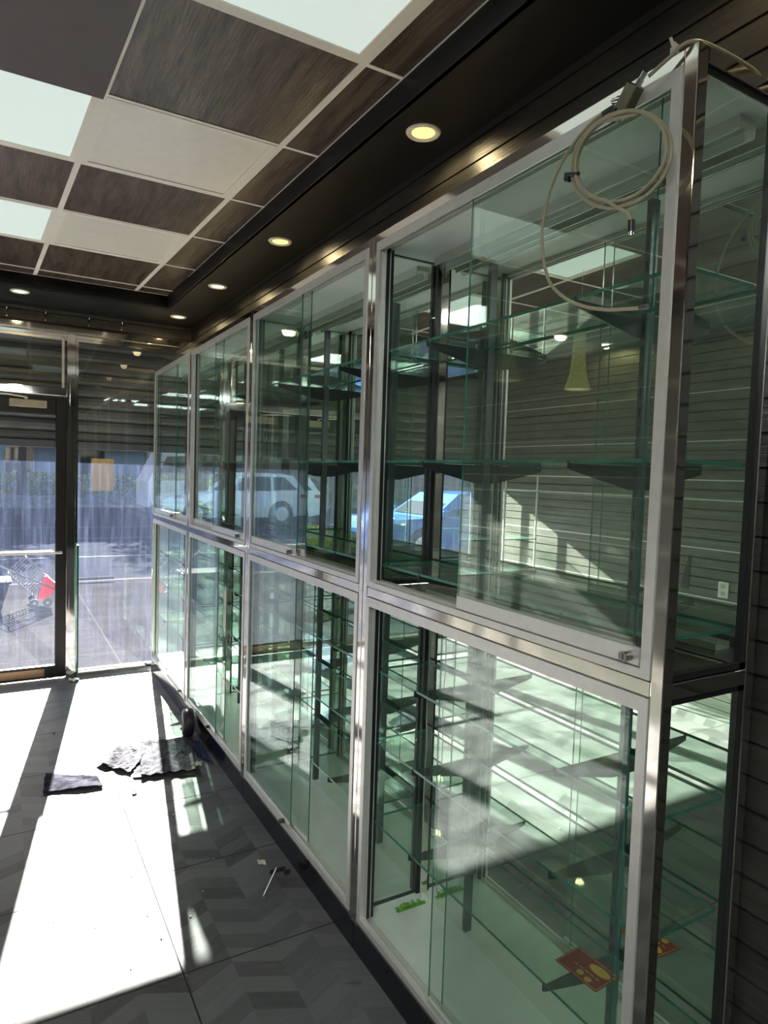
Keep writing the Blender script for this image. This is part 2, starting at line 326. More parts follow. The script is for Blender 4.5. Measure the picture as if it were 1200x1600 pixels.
for x, y, lb, m in [(1.250, 1.970, 'round yellow downlight above the nearest display case, largest in view', lens_m), (1.236, 3.270, 'round yellow downlight second along the right soffit', lens_m), (1.207, 4.290, 'round downlight third along the right soffit, above the far cases', lens_w),
    (1.197, 5.323, 'round downlight in the far right corner of the soffit', lens_w), (.119, 5.240, 'round downlight above the storefront door at the left edge', lens_w),
    (1.26, .75, 'round downlight overhead just behind the nearest case', lens_m), (1.27, -.6, 'round downlight on the right soffit behind the viewer', lens_m), (-1.05, 5.24, 'round downlight above the left storefront window', lens_w),
    (-1.72, 4.0, 'round downlight on the left soffit nearest the street', lens_m), (-1.72, 2.6, 'round downlight on the left soffit, second from the street', lens_m), (-1.72, 1.2, 'round downlight on the left soffit beside the viewer', lens_m)]:
    downlight(x, y, lb, m)

# ------------------------------------------------------------------ storefront
def gbox(mb, x0, x1, y0, y1, z0, z1, thin):
    """a pane: broad faces in slot 0, edges in slot 1; thin = axis of thickness"""
    v = [(x, y, z) for x in (x0, x1) for y in (y0, y1) for z in (z0, z1)]
    fs = {'x': [(0, 1, 3, 2), (4, 6, 7, 5)], 'y': [(0, 4, 5, 1), (2, 3, 7, 6)], 'z': [(0, 2, 6, 4), (1, 5, 7, 3)]}
    for a, f in fs.items(): mb.add(v, f, 0 if a == thin else 1)
    return mb
def pane(name, x0, x1, y0, y1, z0, z1, thin, m, parent): return gbox(MB(), x0, x1, y0, y1, z0, z1, thin).build(name, [m, edge_m], parent)
bronze = mat('dark_bronze_frame', (.045, .04, .038), .3, .7, .1)
G0, G1 = YS+.030, YS+.036
struct('trim_3', MB().box(.4485, .512, YS-.012, YS+.055, 0, 2.683, 0, .003).box(.470, .478, YS-.022, YS-.011, 0, 2.683), chrome)      # mullion between door and right window
struct('trim_4', MB().box(-.56, -.4985, YS-.012, YS+.055, 0, 2.683, 0, .003), chrome)
w1 = struct('window_1', MB().box(.512, XR, YS+.0, YS+.055, 0, .052, 0, .004).box(.512, .530, YS+.01, YS+.05, .05, 2.66).box(XR-.02, XR, YS+.01, YS+.05, .05, 2.66).box(.53, XR-.02, YS+.012, YS+.05, 2.635, 2.66), chrome)
pane('window_glass', .528, XR-.018, G0, G1, .05, 2.64, 'y', gl_store, w1)
w2 = struct('window_2', MB().box(-.505, .455, YS-.006, YS+.055, 2.205, 2.268, 0, .004).box(.415, .432, YS+.005, YS+.05, 2.268, 2.66, 1).box(-.505, .455, YS+.012, YS+.05, 2.635, 2.66, 1), [chrome, alu])
pane('window_glass', -.505, .415, G0, G1, 2.265, 2.64, 'y', gl_top, w2)
w3 = struct('window_3', MB().box(XL, -.56, YS, YS+.055, 0, .052).box(XL, XL+.03, YS+.01, YS+.05, .05, 2.66).box(XL, -.56, YS+.012, YS+.05, 2.635, 2.66), chrome)
pane('window_glass', XL+.03, -.56, G0, G1, .05, 2.64, 'y', gl_store, w3)
d1 = struct('door_1', MB().box(.375, .448, YS+.005, YS+.05, .012, 2.195, 0, .004).box(-.498, -.43, YS+.005, YS+.05, .012, 2.195, 0, .004).box(-.43, .375, YS+.005, YS+.05, .012, .11, 0, .003).box(-.43, .375, YS+.005, YS+.05, 2.06, 2.195, 0, .003), bronze)
pane('door_glass', -.43, .375, G0, G1, .11, 2.06, 'y', gl_store, d1)
MB().cyl((-.46, YS-.03, 1.0), (.42, YS-.03, 1.0), .011).cyl((-.46, YS-.03, 1.0), (-.46, YS+.01, 1.0), .011).cyl((.41, YS-.03, 1.0), (.41, YS+.01, 1.0), .011).build('push_bar', alu, d1)
MB().box(-.43, .30, YS+.001, YS+.006, .03, .09).build('kick_strip', mat('brass_kick_strip', (.40, .25, .14), .3, .8), d1)
dc = thing('door_closer', 'beige overhead door closer on the top rail of the glass door', 'door closer', (.17, YS-.03, 2.13))
MB().box(-.11, .14, -.022, .026, -.028, .028, 0, .006).build('body', mat('closer_paint', (.42, .36, .27), .4), dc); MB().cyl((.0, -.02, .03), (.0, -.02, .048), .012).tube([(0, -.02, .045), (-.12, -.10, .05), (-.25, -.03, .055)], .006).build('arm', alu, dc)
edge_d = mat('dark_glass_edge', (.012, .05, .04), .3, 0, .2, 12, spec=.1)
lg = thing('glass_sheet', 'narrow sheet of glass leaning against the chrome mullion of the storefront', 'glass sheet', (.533, YS-.035, 0)); gbox(MB(), -.010, .0, -.035, .02, .002, 1.06, 'x').build('glass', [gl_shelf, edge_d], lg)

# roller shutter outside, half lowered
sh = thing('roller_shutter', 'dark steel roller shutter lowered halfway outside the storefront', 'shutter', (0, YS+.24, 0))
mb = MB(); z = 1.86; P = []
while z < 2.95:
    P += [(0, z), (-.012, z+.02), (-.016, z+.05), (-.010, z+.078), (0.004, z+.088)]; z += .095
P2 = [(a+.006, b) for a, b in P][::-1]
mb.v = []; n = len(P)
for i in range(n-1): mb.add([(XL-.15, P[i][0], P[i][1]), (XR+.15, P[i][0], P[i][1]), (XR+.15, P[i+1][0], P[i+1][1]), (XL-.15, P[i+1][0], P[i+1][1]), (XL-.15, P[i][0]+.006, P[i][1]), (XR+.15, P[i][0]+.006, P[i][1]), (XR+.15, P[i+1][0]+.006, P[i+1][1]), (XL-.15, P[i+1][0]+.006, P[i+1][1])],
    [(0, 1, 2, 3), (7, 6, 5, 4), (0, 4, 5, 1), (3, 2, 6, 7), (0, 3, 7, 4), (1, 5, 6, 2)])
shm = mat('shutter_steel', (.13, .125, .11), .45, .5, .2, 3)
mb.build('slat_curtain', shm, sh); MB().box(XL-.15, XR+.15, -.03, .03, 1.812, 1.872, 0, .004).build('bottom_bar', steel_dark, sh)
MB().box(XL-.21, XL-.15, -.03, .03, 0, 2.95).build('guide_rail', steel_dark, sh); MB().box(XR+.15, XR+.21, -.03, .03, 0, 2.95).build('guide_rail', steel_dark, sh)

# slatwall hooks over the storefront
def hook(x, lb):
    t = tag(MB().box(-.006, .006, -.004, 0, -.045, .012).tube([(0, -.004, 0), (0, -.03, .0), (0, -.04, .015)], .003).cyl((0, -.004, -.035), (0, -.018, -.04), .004).box(-.016, .016, -.004, -.001, -.012, .004).build('wall_hook', chrome), lb, 'hook', 'hooks in the slatwall over the storefront')
    t.location = (x, YS-.001, 2.805)
for x, lb in [(.045, 'small chrome slatwall hook over the door, leftmost of four'), (.30, 'small chrome slatwall hook over the door, second from left'), (.60, 'small chrome slatwall hook right of the mullion, third from left'), (.84, 'small chrome slatwall hook nearest the room corner')]: hook(x, lb)

# ------------------------------------------------------------------ display cases
XF = 1.0815; DP = .292; ZT = 2.474; P_ = .029
YY = [.7945, 1.9925, 3.2295, 4.4418, 5.6294]
SH_LOW = [1.006, .757, .480]; SH_UP = [2.088, 1.722, 1.372]
lamp_tube = glass('clear_tube', (.9, .93, .9), .3, (.8, .85, .8), .10)
def bracket_mb(ln, h0=.058, h1=.016, t=.004, ax=0):
    """knife bracket: along -x from the back, top edge at z=0"""
    return MB().prism([(0, 0), (0, -h0), (-ln*.12, -h0), (-ln+.01, -h1), (-ln, -h1+.004), (-ln, .006), (-ln+.006, .006), (-ln+.006, 0)], -t/2, t/2, 'y')
def case(i, a, b, label, doors, shelves, tubes=True):
    w_ = b-a-.002; t = thing('display_case', label, 'display case', (XF, a+.001, 0), 0, 'glass display cases along the right wall')
    for x in (0, DP-P_):
        for y in (0, w_-P_): MB().box(x, x+P_, y, y+P_, .100, ZT, 0, .0022).build('post', chrome, t)
    def rail(*q): MB().box(*q, 0, .002).build('rail', chrome, t)
    for z0, z1 in ((ZT-P_, ZT-.0005), (1.268, 1.300), (.105, .120)):
        for x in (.0005, DP-P_+.0005): rail(x, x+P_-.001, P_, w_-P_, z0, z1)
        for y in (.0005, w_-P_+.0005): rail(P_, DP-P_, y, y+P_-.001, z0, z1)
    MB().box(.002, DP-.002, .001, w_-.001, .0, .104).build('kick_plate', kick_m, t)
    MB().box(P_*.7, DP-.012, .012, w_-.012, .121, .138).build('base_panel', white_lam, t)
    MB().box(.012, DP-.004, .01, w_-.01, ZT-.045, ZT-.030).build('top_panel', white_top, t)
    MB().box(P_, DP-.014, P_, w_-P_, 1.276, 1.284).build('deck_panel', deck_m, t)
    for z0, z1 in ((.121, 1.266), (1.302, ZT-P_)):
        MB().box(DP-.013, DP-.009, .010, w_-.010, z0, z1).build('mirror_back', mirror_m, t)
        for y in (.010, w_-.016): pane('side_glass', P_-.003, DP-P_+.003, y, y+.005, z0+.001, z1-.001, 'y', gl_case, t)
        # dark channels that hold the side panes
        for y in (.008, w_-.020): MB().box(P_, DP-P_, y-.001, y+.013, z0, z0+.012).box(P_, DP-P_, y-.001, y+.013, z1-.012, z1).box(DP-P_-.012, DP-P_, y-.001, y+.013, z0, z1).build('glazing_channel', black_pl, t)
        # aluminium sliding-door frame with its tracks
        f = MB(); top = z1; J = .023
        f.box(-.003, .034, P_+.0005, P_+J, z0, z1).box(-.003, .034, w_-P_-J, w_-P_-.0005, z0, z1)
        zb = z0
        f.box(-.003, .034, P_+J, w_-P_-J, zb, zb+.018).box(-.003, .002, P_+J, w_-P_-J, z1-.030, z1).box(.002, .034, P_+J, w_-P_-J, z1-.012, z1)
        for xx in (.011, .031): f.box(xx, xx+.003, P_+J, w_-P_-J, zb+.018, zb+.026).box(xx, xx+.003, P_+J, w_-P_-J, z1-.030, z1-.012)
        for yy, s in ((P_+J, 1), (w_-P_-J, -1)):
            for xx in (.014, .031): f.box(xx, xx+.003, min(yy, yy+s*.012), max(yy, yy+s*.012), z0+.02, z1-.02)
        f.build('door_frame', alu, t)
        for yy, s in ((P_+J, 1), (w_-P_-J, -1)): MB().box(.018, .046, min(yy, yy+s*.010), max(yy, yy+s*.010), z0+.02, z1-.012).build('jamb_gasket', black_pl, t)
    for (lv, layer, ya, yb, knob) in doors:                # level, front/back track, extent, lock position
        z0, z1 = ((.121+.020, 1.266-.014) if lv == 'lo' else (1.302+.020, ZT-P_-.014)); x0 = .004 if layer == 'f' else .021
        hb = .036 if lv == 'up' else .020
        d = gbox(MB(), x0, x0+.005, ya-a, yb-a, z0+hb*.5, z1, 'x').build('sliding_door', [gl_case, edge_m], t)
        MB().box(x0-.003, x0+.008, ya-a, yb-a, z0, z0+hb, 0, .0015).build('door_rail', alu, d)
        if knob is not None:
            kz = z0+hb*.45
            MB().cyl((x0-.022, knob-a, kz), (x0-.003, knob-a, kz), .0095, n=20).cyl((x0-.024, knob-a, kz), (x0-.022, knob-a, kz), .0105, n=20).box(x0-.0255, x0-.0238, knob-a-.0012, knob-a+.0012, kz-.005, kz+.005).build('lock', steel_dark if lv == 'lo' else lock_m, d)
    ys = [.305, w_-.29]
    for y in ys:
        for z0, z1 in ((.16, 1.25), (1.32, 2.36)):
            m = MB().box(DP-.026, DP-.013, y-.008, y+.008, z0, z1)
            for k in range(int((z1-z0)/.05)): m.box(DP-.0262, DP-.0255, y-.002, y+.002, z0+.02+k*.05, z0+.043+k*.05, 1)
            m.build('slotted_standard', [std_m, black_pl], t)
    for (z, ln) in shelves:
        s = gbox(MB(), DP-.030-ln, DP-.030, .034, w_-.034, z, z+.008, 'z').build('shelf', [gl_shelf, edge_m], t)
        for y in ys:
            bb = bracket_mb(ln+.008).build('shelf_bracket', brk_m, t); bb.location = (DP-.026, y+.002, z-.001)
    # lamp batten along the back of the top
    if tubes:
        lf = MB().box(DP-.085, DP-.030, .05, w_-.06, 2.415, 2.428).box(DP-.085, DP-.081, .05, w_-.06, 2.40, 2.416).box(DP-.036, DP-.032, .05, w_-.06, 2.392, 2.416).build('light_fixture', alu, t)
        MB().cyl((DP-.058, .06, 2.398), (DP-.058, w_-.07, 2.398), .013, n=16).build('lamp_tube', lamp_tube, lf)
        lf = MB().box(.10, .155, .16, w_-.16, 1.285, 1.292).box(.10, .103, .16, w_-.16, 1.292, 1.303).box(.152, .155, .16, w_-.16, 1.292, 1.303).build('light_fixture', alu, t)
        MB().cyl((.1275, .18, 1.301), (.1275, w_-.18, 1.301), .009, n=12).build('lamp_tube', lamp_tube, lf)
    return t
deck_m = mat('brown_grey_deck', (.09, .08, .07), .25, .3, .3, 12)
lock_m = mat('lock_barrel', (.30, .28, .26), .25, .9); std_m = mat('standard_grey', (.13, .145, .15), .4, .7); brk_m = mat('bracket_black', (.045, .046, .05), .45, .3)
SH = [(z, .222) for z in SH_LOW + SH_UP]
c1 = case(0, YY[0], YY[1], 'nearest tall chrome and glass display case, with a red card on a lower shelf', [('up', 'f', .852, 1.456, .876), ('up', 'b', .885, 1.478, None), ('lo', 'f', .870, 1.523, None), ('lo', 'b', .895, 1.480, None)], SH)
c2 = case(1, YY[1], YY[2], 'second chrome display case from the viewer, doors slid to its far half', [('up', 'f', 2.600, 3.172, 2.643), ('up', 'b', 2.545, 3.165, None), ('lo', 'f', 2.593, 3.172, 2.656), ('lo', 'b', 2.44, 3.14, None)], SH)
c3 = case(2, YY[2], YY[3], 'third chrome display case from the viewer, next after the one reflecting a white car', [('up', 'f', 3.289, 3.880, 3.362), ('up', 'b', 3.776, 4.385, None), ('lo', 'f', 3.747, 4.385, 3.859), ('lo', 'b', 3.634, 4.37, None)], SH)
c4 = case(3, YY[3], YY[4], 'farthest chrome display case, standing against the storefront window', [('up', 'f', 4.85, 5.57, 4.894), ('up', 'b', 4.50, 4.90, None), ('lo', 'f', 4.50, 5.05, 4.585), ('lo', 'b', 4.78, 5.57, None)], SH)

# things in and on the cases
XM = XF+DP-.013
card = thing('card', 'red card with yellow ovals lying on the lowest shelf of the nearest case', 'card', (1.245, 1.085, .4885), math.radians(4))
card.scale = (.8, .72, 1)
MB().box(-.055, .055, -.085, .085, 0, .0012).build('sheet', mat('red_card', (.26, .035, .03), .45, 0, .1), card)
m = MB().box(-.051, .051, -.081, -.079, .0012, .0016).box(-.051, .051, .079, .081, .0012, .0016).box(-.051, -.049, -.081, .081, .0012, .0016).box(.049, .051, -.081, .081, .0012, .0016)
for cx_, cy_, ra, rb in ((.022, -.035, .018, .040), (-.030, .0, .011, .013), (-.035, -.035, .011, .013)):
    m.add([(cx_+ra*math.cos(q*PI/12), cy_+rb*math.sin(q*PI/12), .0018) for q in range(24)], [list(range(24))])
for q in range(5): m.box(-.012+q*.0001, -.008, -.06+q*.022, -.045+q*.022, .0012, .0015)
m.build('print', mat('yellow_print', (.62, .40, .06), .5), card)
gr_ = MB()
for q in range(26):
    a = random.uniform(0, PI); cxx = random.uniform(-.05, .05); cyy = random.uniform(-.012, .012)
    gr_.add([(cxx, cyy, .002), (cxx+.012*math.cos(a), cyy+.012*math.sin(a), .009), (cxx+.02*math.cos(a+.5), cyy+.02*math.sin(a+.5), .004), (cxx+.008*math.cos(a+1.2), cyy+.008*math.sin(a+1.2), .010)], [(0, 1, 2), (0, 2, 3)])
gr_.box(-.06, .06, -.006, .006, 0, .004)
o = tag(gr_.build('artificial_leaves', mat('bright_green_leaf', (.16, .40, .05), .5, 0, .3, 60)), 'strip of bright green artificial leaves on the white base of the nearest case', 'decoration'); o.location = (1.275, 1.915, .1385)
o = tag(MB().tube([(XM-.035, 1.93+.004*math.sin(q*.9), .15+q*.045) for q in range(25)], .0018, 6).build('power_cord', mat('grey_cord', (.55, .53, .48), .5)), 'thin pale power cord hanging in the rear corner of the nearest case', 'cord')
# hanging cables on the front of the nearest case
XC = 1.048
def spline(pts, n=10):
    pts = [Vector(p) for p in pts]; pts = [pts[0]*2-pts[1]] + pts + [pts[-1]*2-pts[-2]]; out = []
    for i in range(1, len(pts)-2):
        for k in range(n):
            t = k/n; p0, p1, p2, p3 = pts[i-1:i+3]
            out.append(.5*((2*p1)+(-p0+p2)*t+(2*p0-5*p1+4*p2-p3)*t*t+(-p0+3*p1-3*p2+p3)*t**3))
    return out + [pts[-2]]
cb = thing('coaxial_cable', 'beige coaxial cable hanging in loops from a splitter on the nearest case', 'cable', (XC, .92, 2.43))
def Lc(p): return (p[0]-XC, p[1]-.92, p[2]-2.43)
long_ = [(1.062, .935, 2.425), (1.05, 1.01, 2.415), (1.045, 1.075, 2.375), (1.045, 1.118, 2.32), (1.046, 1.140, 2.25), (1.047, 1.138, 2.19), (1.048, 1.115, 2.12), (1.05, 1.070, 2.075), (1.052, 1.015, 2.045), (1.053, .95, 2.025), (1.054, .868, 2.012)]
MB().tube([Lc(p) for p in spline(long_)], .0036, 10).build('cable_run', beige_cable, cb)
loop = []
for q in range(0, 58):
    th = -math.radians(q*16) + 2.0; rr = .090 - .013*max(0, math.sin(q*16/360*PI))**2 + .002*math.sin(q*.31); yy = .937+rr*1.34*math.cos(th)
    loop.append((1.045+.004*math.sin(q*.21), yy, 2.307+.24*(yy-.937)+rr*math.sin(th)))
loop = [(1.05, .965, 2.410), (1.047, .985, 2.404)] + loop + [(1.044, .925, 2.212), (1.046, .905, 2.198), (1.047, .897, 2.180)]
MB().tube([Lc(p) for p in spline(loop, 3)], .0036, 10).build('cable_loop', beige_cable, cb)
MB().cyl(Lc((1.047, .897, 2.182)), Lc((1.047, .896, 2.160)), .0065).build('connector', black_pl, cb)
MB().cyl(Lc((1.047, .896, 2.160)), Lc((1.047, .896, 2.153)), .0055).build('connector_tip', chrome, cb)
MB().cyl(Lc((1.054, .872, 2.013)), Lc((1.054, .855, 2.012)), .005).build('connector', steel_dark, cb)
MB().cyl(Lc((1.05, .965, 2.40)), Lc((1.05, .945, 2.412)), .0075).build('connector', black_pl, cb)
MB().cyl(Lc((1.058, .962, 2.425)), Lc((1.05, .985, 2.418)), .006).build('connector', steel_dark, cb)
MB().cyl(Lc((1.041, 1.034, 2.318)), Lc((1.041, 1.072, 2.330)), .0042).cyl(Lc((1.045, 1.062, 2.318)), Lc((1.045, 1.074, 2.324)), .0065).build('cable_tie', black_pl, cb)
spt = thing('cable_splitter', 'small metal cable splitter hanging at the top of the nearest case', 'splitter', (1.055, .925, 2.422), 0)
m = MB().box(-.011, .011, -.026, .026, -.017, .017, 0, .003)
spm = mat('splitter_metal', (.20, .18, .13), .3, .85, .1)
bd = m.build('body', spm, spt); bd.rotation_euler = (math.radians(-52), 0, 0)
for yy, zz, ey, ez in ((.018, .008, .040, .014), (.012, -.016, .026, -.032), (-.018, .016, -.036, .034)): MB().cyl((0, yy, zz), (0, ey, ez), .0055, n=12).cyl((0, yy, zz), (0, yy+(ey-yy)*.5, zz+(ez-zz)*.5), .0075, n=6).build('port', chrome, spt)
o = tag(MB().tube(spline([(1.06, .885, 2.447), (1.066, .85, 2.462), (1.075, .815, 2.477), (1.12, .80, 2.479), (1.25, .80, 2.479), (1.375, .82, 2.482), (1.378, .70, 2.515), (1.38, .45, 2.50), (1.385, 0, 2.52)]), .0036, 10).build('coaxial_cable', beige_cable), 'beige cable running over the top of the nearest case along the slatwall', 'cable')
o = tag(MB().tube(spline([(1.30, .81, 2.479), (1.36, .80, 2.50), (1.378, .72, 2.56), (1.383, .55, 2.60), (1.385, .2, 2.58), (1.386, -.2, 2.60)]), .003, 8).build('coaxial_cable', beige_cable), 'thinner beige cable rising along the slatwall above the nearest case', 'cable')
o = tag(MB().box(-.004, .004, -.008, .008, 0, .018, 0, .002).cyl((0, 0, .010), (-.008, .004, .032), .003).cyl((0, -.006, .014), (.004, .004, .028), .002).build('wire_clip', mat('clear_clip', (.5, .48, .42), .15)), 'small clear clip on the top edge of the nearest case', 'clip'); o.location = (1.085, .850, 2.4745)

# wall things seen in the mirrors
ot = thing('wall_outlet', 'white wall outlet on the left slatwall', 'outlet', (XL+.001, 2.92, .92)); MB().box(0, .008, -.04, .04, -.06, .06, 0, .003).build('plate', mat('outlet_white', (.75, .75, .72), .4), ot)
MB().box(.008, .010, -.017, .017, .012, .042).box(.008, .010, -.017, .017, -.042, -.012).build('socket', mat('socket_grey', (.5, .5, .48), .4), ot)
bb = bracket_mb(.26, .07).build('shelf_bracket', brk_m); tag(bb, 'loose knife shelf bracket standing on end against the left slatwall', 'bracket'); bb.rotation_euler = (0, math.radians(90), 0); bb.location = (XL+.003, 3.2, .88)
bb.rotation_euler = (PI/2, math.radians(90), 0)
# glass shelf rack by the left window
rk = thing('shelf_rack', 'slim chrome rack with three glass shelves in the left front corner', 'rack', (-1.62, 5.12, 0))
for x in (-.20, .20):
    for y in (-.26, .26): MB().cyl((x, y, 0), (x, y, 1.72), .010, n=12).build('post', alu, rk)
for z in (.78, 1.10, 1.56): gbox(MB(), -.21, .21, -.27, .27, z, z+.008, 'z').build('shelf', [gl_shelf, edge_m], rk)
# mesh cone ornament hanging from the ceiling, seen mirrored in the nearest case
hc = thing('hanging_shade', 'pale yellow woven flared shade hanging on a thread from the ceiling', 'hanging ornament', (-.24, 2.87, 2.22))
yel = mat('pale_yellow_weave', (.50, .50, .20), .6, 0, .25, 120, bump=.4)
MB().lathe([(.078, 0), (.074, .015), (.060, .05), (.046, .11), (.040, .18), (.038, .26), (.034, .33), (.012, .345), (.001, .346)], 28).build('shade', yel, hc)
MB().lathe([(.001, .006), (.072, .006)], 28).build('bottom_disc', mat('cream_disc', (.72, .66, .42), .6), hc); MB().cyl((0, 0, .345), (0, 0, .705), .001, n=6).build('thread', alu, hc)

# ------------------------------------------------------------------ things on the floor
film = mat('silver_plastic_film', (.075, .075, .085), .5, .0, .5, 22, bump=.9, spec=.0)
film_d = mat('dark_plastic_film', (.034, .034, .044), .5, .0, .5, 22, bump=.9, spec=.0)
def crumple(name, poly, nx, ny, h, m, label, cat, z=.004, seed=1, ridge=9, th=.003, group=None):
    """a crumpled sheet between four floor corners (bilinear), with its own thickness"""
    rnd = random.Random(seed); vs = []
    c = Vector(((poly[0][0]+poly[2][0])/2, (poly[0][1]+poly[2][1])/2, 0))
    ph = [rnd.uniform(0, 6.28) for _ in range(6)]
    for s in (0, 1):
        rnd2 = random.Random(seed+5)
        for j in range(ny+1):
            for i in range(nx+1):
                u, v = i/nx, j/ny
                x = (poly[0][0]*(1-u)+poly[1][0]*u)*(1-v)+(poly[3][0]*(1-u)+poly[2][0]*u)*v
                y = (poly[0][1]*(1-u)+poly[1][1]*u)*(1-v)+(poly[3][1]*(1-u)+poly[2][1]*u)*v
                hh = h*(.65*abs(math.sin(u*ridge+ph[0]+1.2*math.sin(v*3+ph[1])))**1.5+.25*abs(math.sin(v*ridge*.3+u*4+ph[2]))+.10*rnd2.random())
                jx, jy = rnd2.uniform(-.004, .004), rnd2.uniform(-.004, .004)
                vs.append((x-c.x+jx, y-c.y+jy, (hh+th) if s else hh))
    n = (nx+1)*(ny+1); fs = []
    for j in range(ny):
        for i in range(nx):
            a = j*(nx+1)+i; fs += [(n+a, n+a+1, n+a+nx+2, n+a+nx+1), (a+nx+1, a+nx+2, a+1, a)]
    ring = [i for i in range(nx+1)] + [j*(nx+1)+nx for j in range(1, ny+1)] + [ny*(nx+1)+i for i in range(nx-1, -1, -1)] + [j*(nx+1) for j in range(ny-1, 0, -1)]
    for k in range(len(ring)): a, b_ = ring[k], ring[(k+1) % len(ring)]; fs.append((a, b_, n+b_, n+a))
    o = tag(MB().add(vs, fs).build(name, m), label, cat, group); o.location = (c.x, c.y, z); return o
crumple('plastic_sheet', [(.66, 3.66), (.955, 3.60), (1.0, 4.06), (.74, 4.12)], 26, 22, .015, film, 'crumpled silver plastic sheet lying on the sunlit floor, largest of the pile', 'plastic sheet', .012, 3, 14)
crumple('plastic_sheet', [(.62, 3.68), (.96, 3.56), (.975, 3.72), (.66, 3.84)], 20, 6, .006, film, 'flat lower silver plastic sheet sticking out under the crumpled one', 'plastic sheet', .001, 9, 6)
crumple('plastic_sheet', [(.47, 3.93), (.62, 3.74), (.76, 3.98), (.62, 4.12)], 16, 12, .022, film, 'twisted plastic wrapping at the left end of the pile', 'plastic sheet', .003, 21, 7)
crumple('plastic_sheet', [(1.0, 3.80), (1.05, 3.66), (1.07, 3.98), (1.02, 4.05)], 8, 14, .016, mat('blue_film', (.04, .05, .10), .5, .0, .3, 20, bump=.3, spec=0), 'bluish plastic strip crumpled against the black kick plate', 'plastic sheet', .002, 33, 9)
crumple('folded_sheet', [(.190, 3.70), (.47, 3.64), (.455, 3.76), (.215, 3.92)], 18, 6, .012, film_d, 'dark folded plastic sleeve lying apart on the left of the pile', 'plastic sheet', .002, 5, 3, .008)
tag(MB().box(-.14, .14, -.007, .007, 0, .006).build('wood_strip', mat('brown_strip', (.10, .06, .05), .5)), 'thin brown strip lying behind the plastic sheets', 'strip').location = (.90, 4.13, .001)
bpy.context.view_layer.objects.active = None
rl = thing('tape_roll', 'dark roll standing on edge against the kick plate', 'roll', (1.025, 4.14, .0885)); m = MB()
m.lathe([(.0005, -.03), (.070, -.034), (.084, -.026), (.087, 0), (.084, .026), (.070, .034), (.0005, .03)], 36); q = m.build('roll', mat('purple_black_roll', (.035, .022, .035), .4), rl); q.rotation_euler = (PI/2, 0, math.radians(-100))
hb = thing('metal_bracket', 'metal rod bracket with a plate lying on the shaded floor by the kick plate', 'bracket', (1.0, 2.52, 0))
MB().tube(spline([(.0, .0, .030), (-.03, -.035, .022), (-.085, -.10, .008), (-.100, -.118, .006), (-.104, -.135, .014)]), .0035, 8).build('rod', chrome, hb)
MB().box(-.030, .038, -.004, .006, .012, .032).box(.030, .052, -.02, .014, .002, .022).build('plate', mat('dull_plate', (.14, .13, .13), .35, .8), hb)
scw = tag(MB().cyl((-.021, .009, .0035), (.021, -.009, .0035), .0026, n=10).cyl((.021, -.009, .0035), (.0245, -.0105, .0035), .0052, n=12).cyl((-.021, .009, .0035), (-.026, .011, .0035), .0022, .0004, n=8).build('screw', steel_dark), 'long screw lying on the chevron floor near the nearest case', 'screw'); scw.location = (1.010, 1.845, .0018)
tag(MB().box(-.006, .006, -.012, .012, 0, .003).cyl((-.003, -.03, .004), (.001, .012, .004), .004, n=8).build('plastic_stub', mat('dark_red_stub', (.10, .03, .05), .5)), 'small dark plastic stub on the lit floor by the mullion shadow', 'debris').location = (.295, 4.55, .001)
pm = mat('pale_debris', (.62, .58, .5), .6, 0, .2, 60); dm = mat('dark_debris', (.10, .09, .08), .7)
tag(crumple('paper_scrap', [(.46, 5.56), (.53, 5.55), (.54, 5.62), (.47, 5.63)], 6, 6, .02, pm, 'crumpled white paper scrap on the floor at the foot of the mullion', 'paper', .001, 41, 5))
tag(crumple('paper_scrap', [(.955, 2.62), (.985, 2.60), (.99, 2.635), (.96, 2.645)], 5, 4, .008, pm, 'tiny white scrap on the shaded floor beyond the rod bracket', 'paper', .001, 43, 5))
tag(crumple('foam_chip', [(.94, 3.62), (.97, 3.60), (.98, 3.64), (.95, 3.66)], 5, 4, .012, mat('yellowish_foam', (.55, .52, .35), .7), 'yellowish foam chip on the near right corner of the plastic sheets', 'foam chip', .032, 44, 5))
tag(crumple('foam_chip', [(.588, 3.495), (.612, 3.49), (.614, 3.52), (.59, 3.525)], 4, 4, .012, mat('grey_chip', (.30, .28, .26), .8), 'grey chip lying in the sun in front of the plastic sheets', 'debris', .001, 46, 5))
rnd = random.Random(11)
for (x, y) in [(.34, 2.95), (.47, 2.78), (.48, 2.50), (.62, 3.0), (.66, 2.92), (.30, 2.52), (.85, 2.28), (.70, 2.55), (.95, 2.16), (.38, 2.25), (.25, 3.30), (.40, 4.35), (.62, 2.42), (.50, 2.35), (.80, 2.75), (.73, 3.2), (.85, 3.02), (.17, 2.62), (.35, 3.3), (1.0, 2.3)]:
    s = rnd.uniform(.0025, .006); o = MB(); bm = bmesh.new(); bmesh.ops.create_icosphere(bm, subdivisions=1, radius=s)
    for v_ in bm.verts: v_.co *= rnd.uniform(.6, 1.2); v_.co.z = v_.co.z*.5+s*.55
    o = o.bm(bm).build('debris_crumb', pm if rnd.random() < .4 else dm); tag(o, 'tiny crumb of debris scattered on the tiled floor', 'debris', 'crumbs on the floor'); o.location = (x, y, 0)

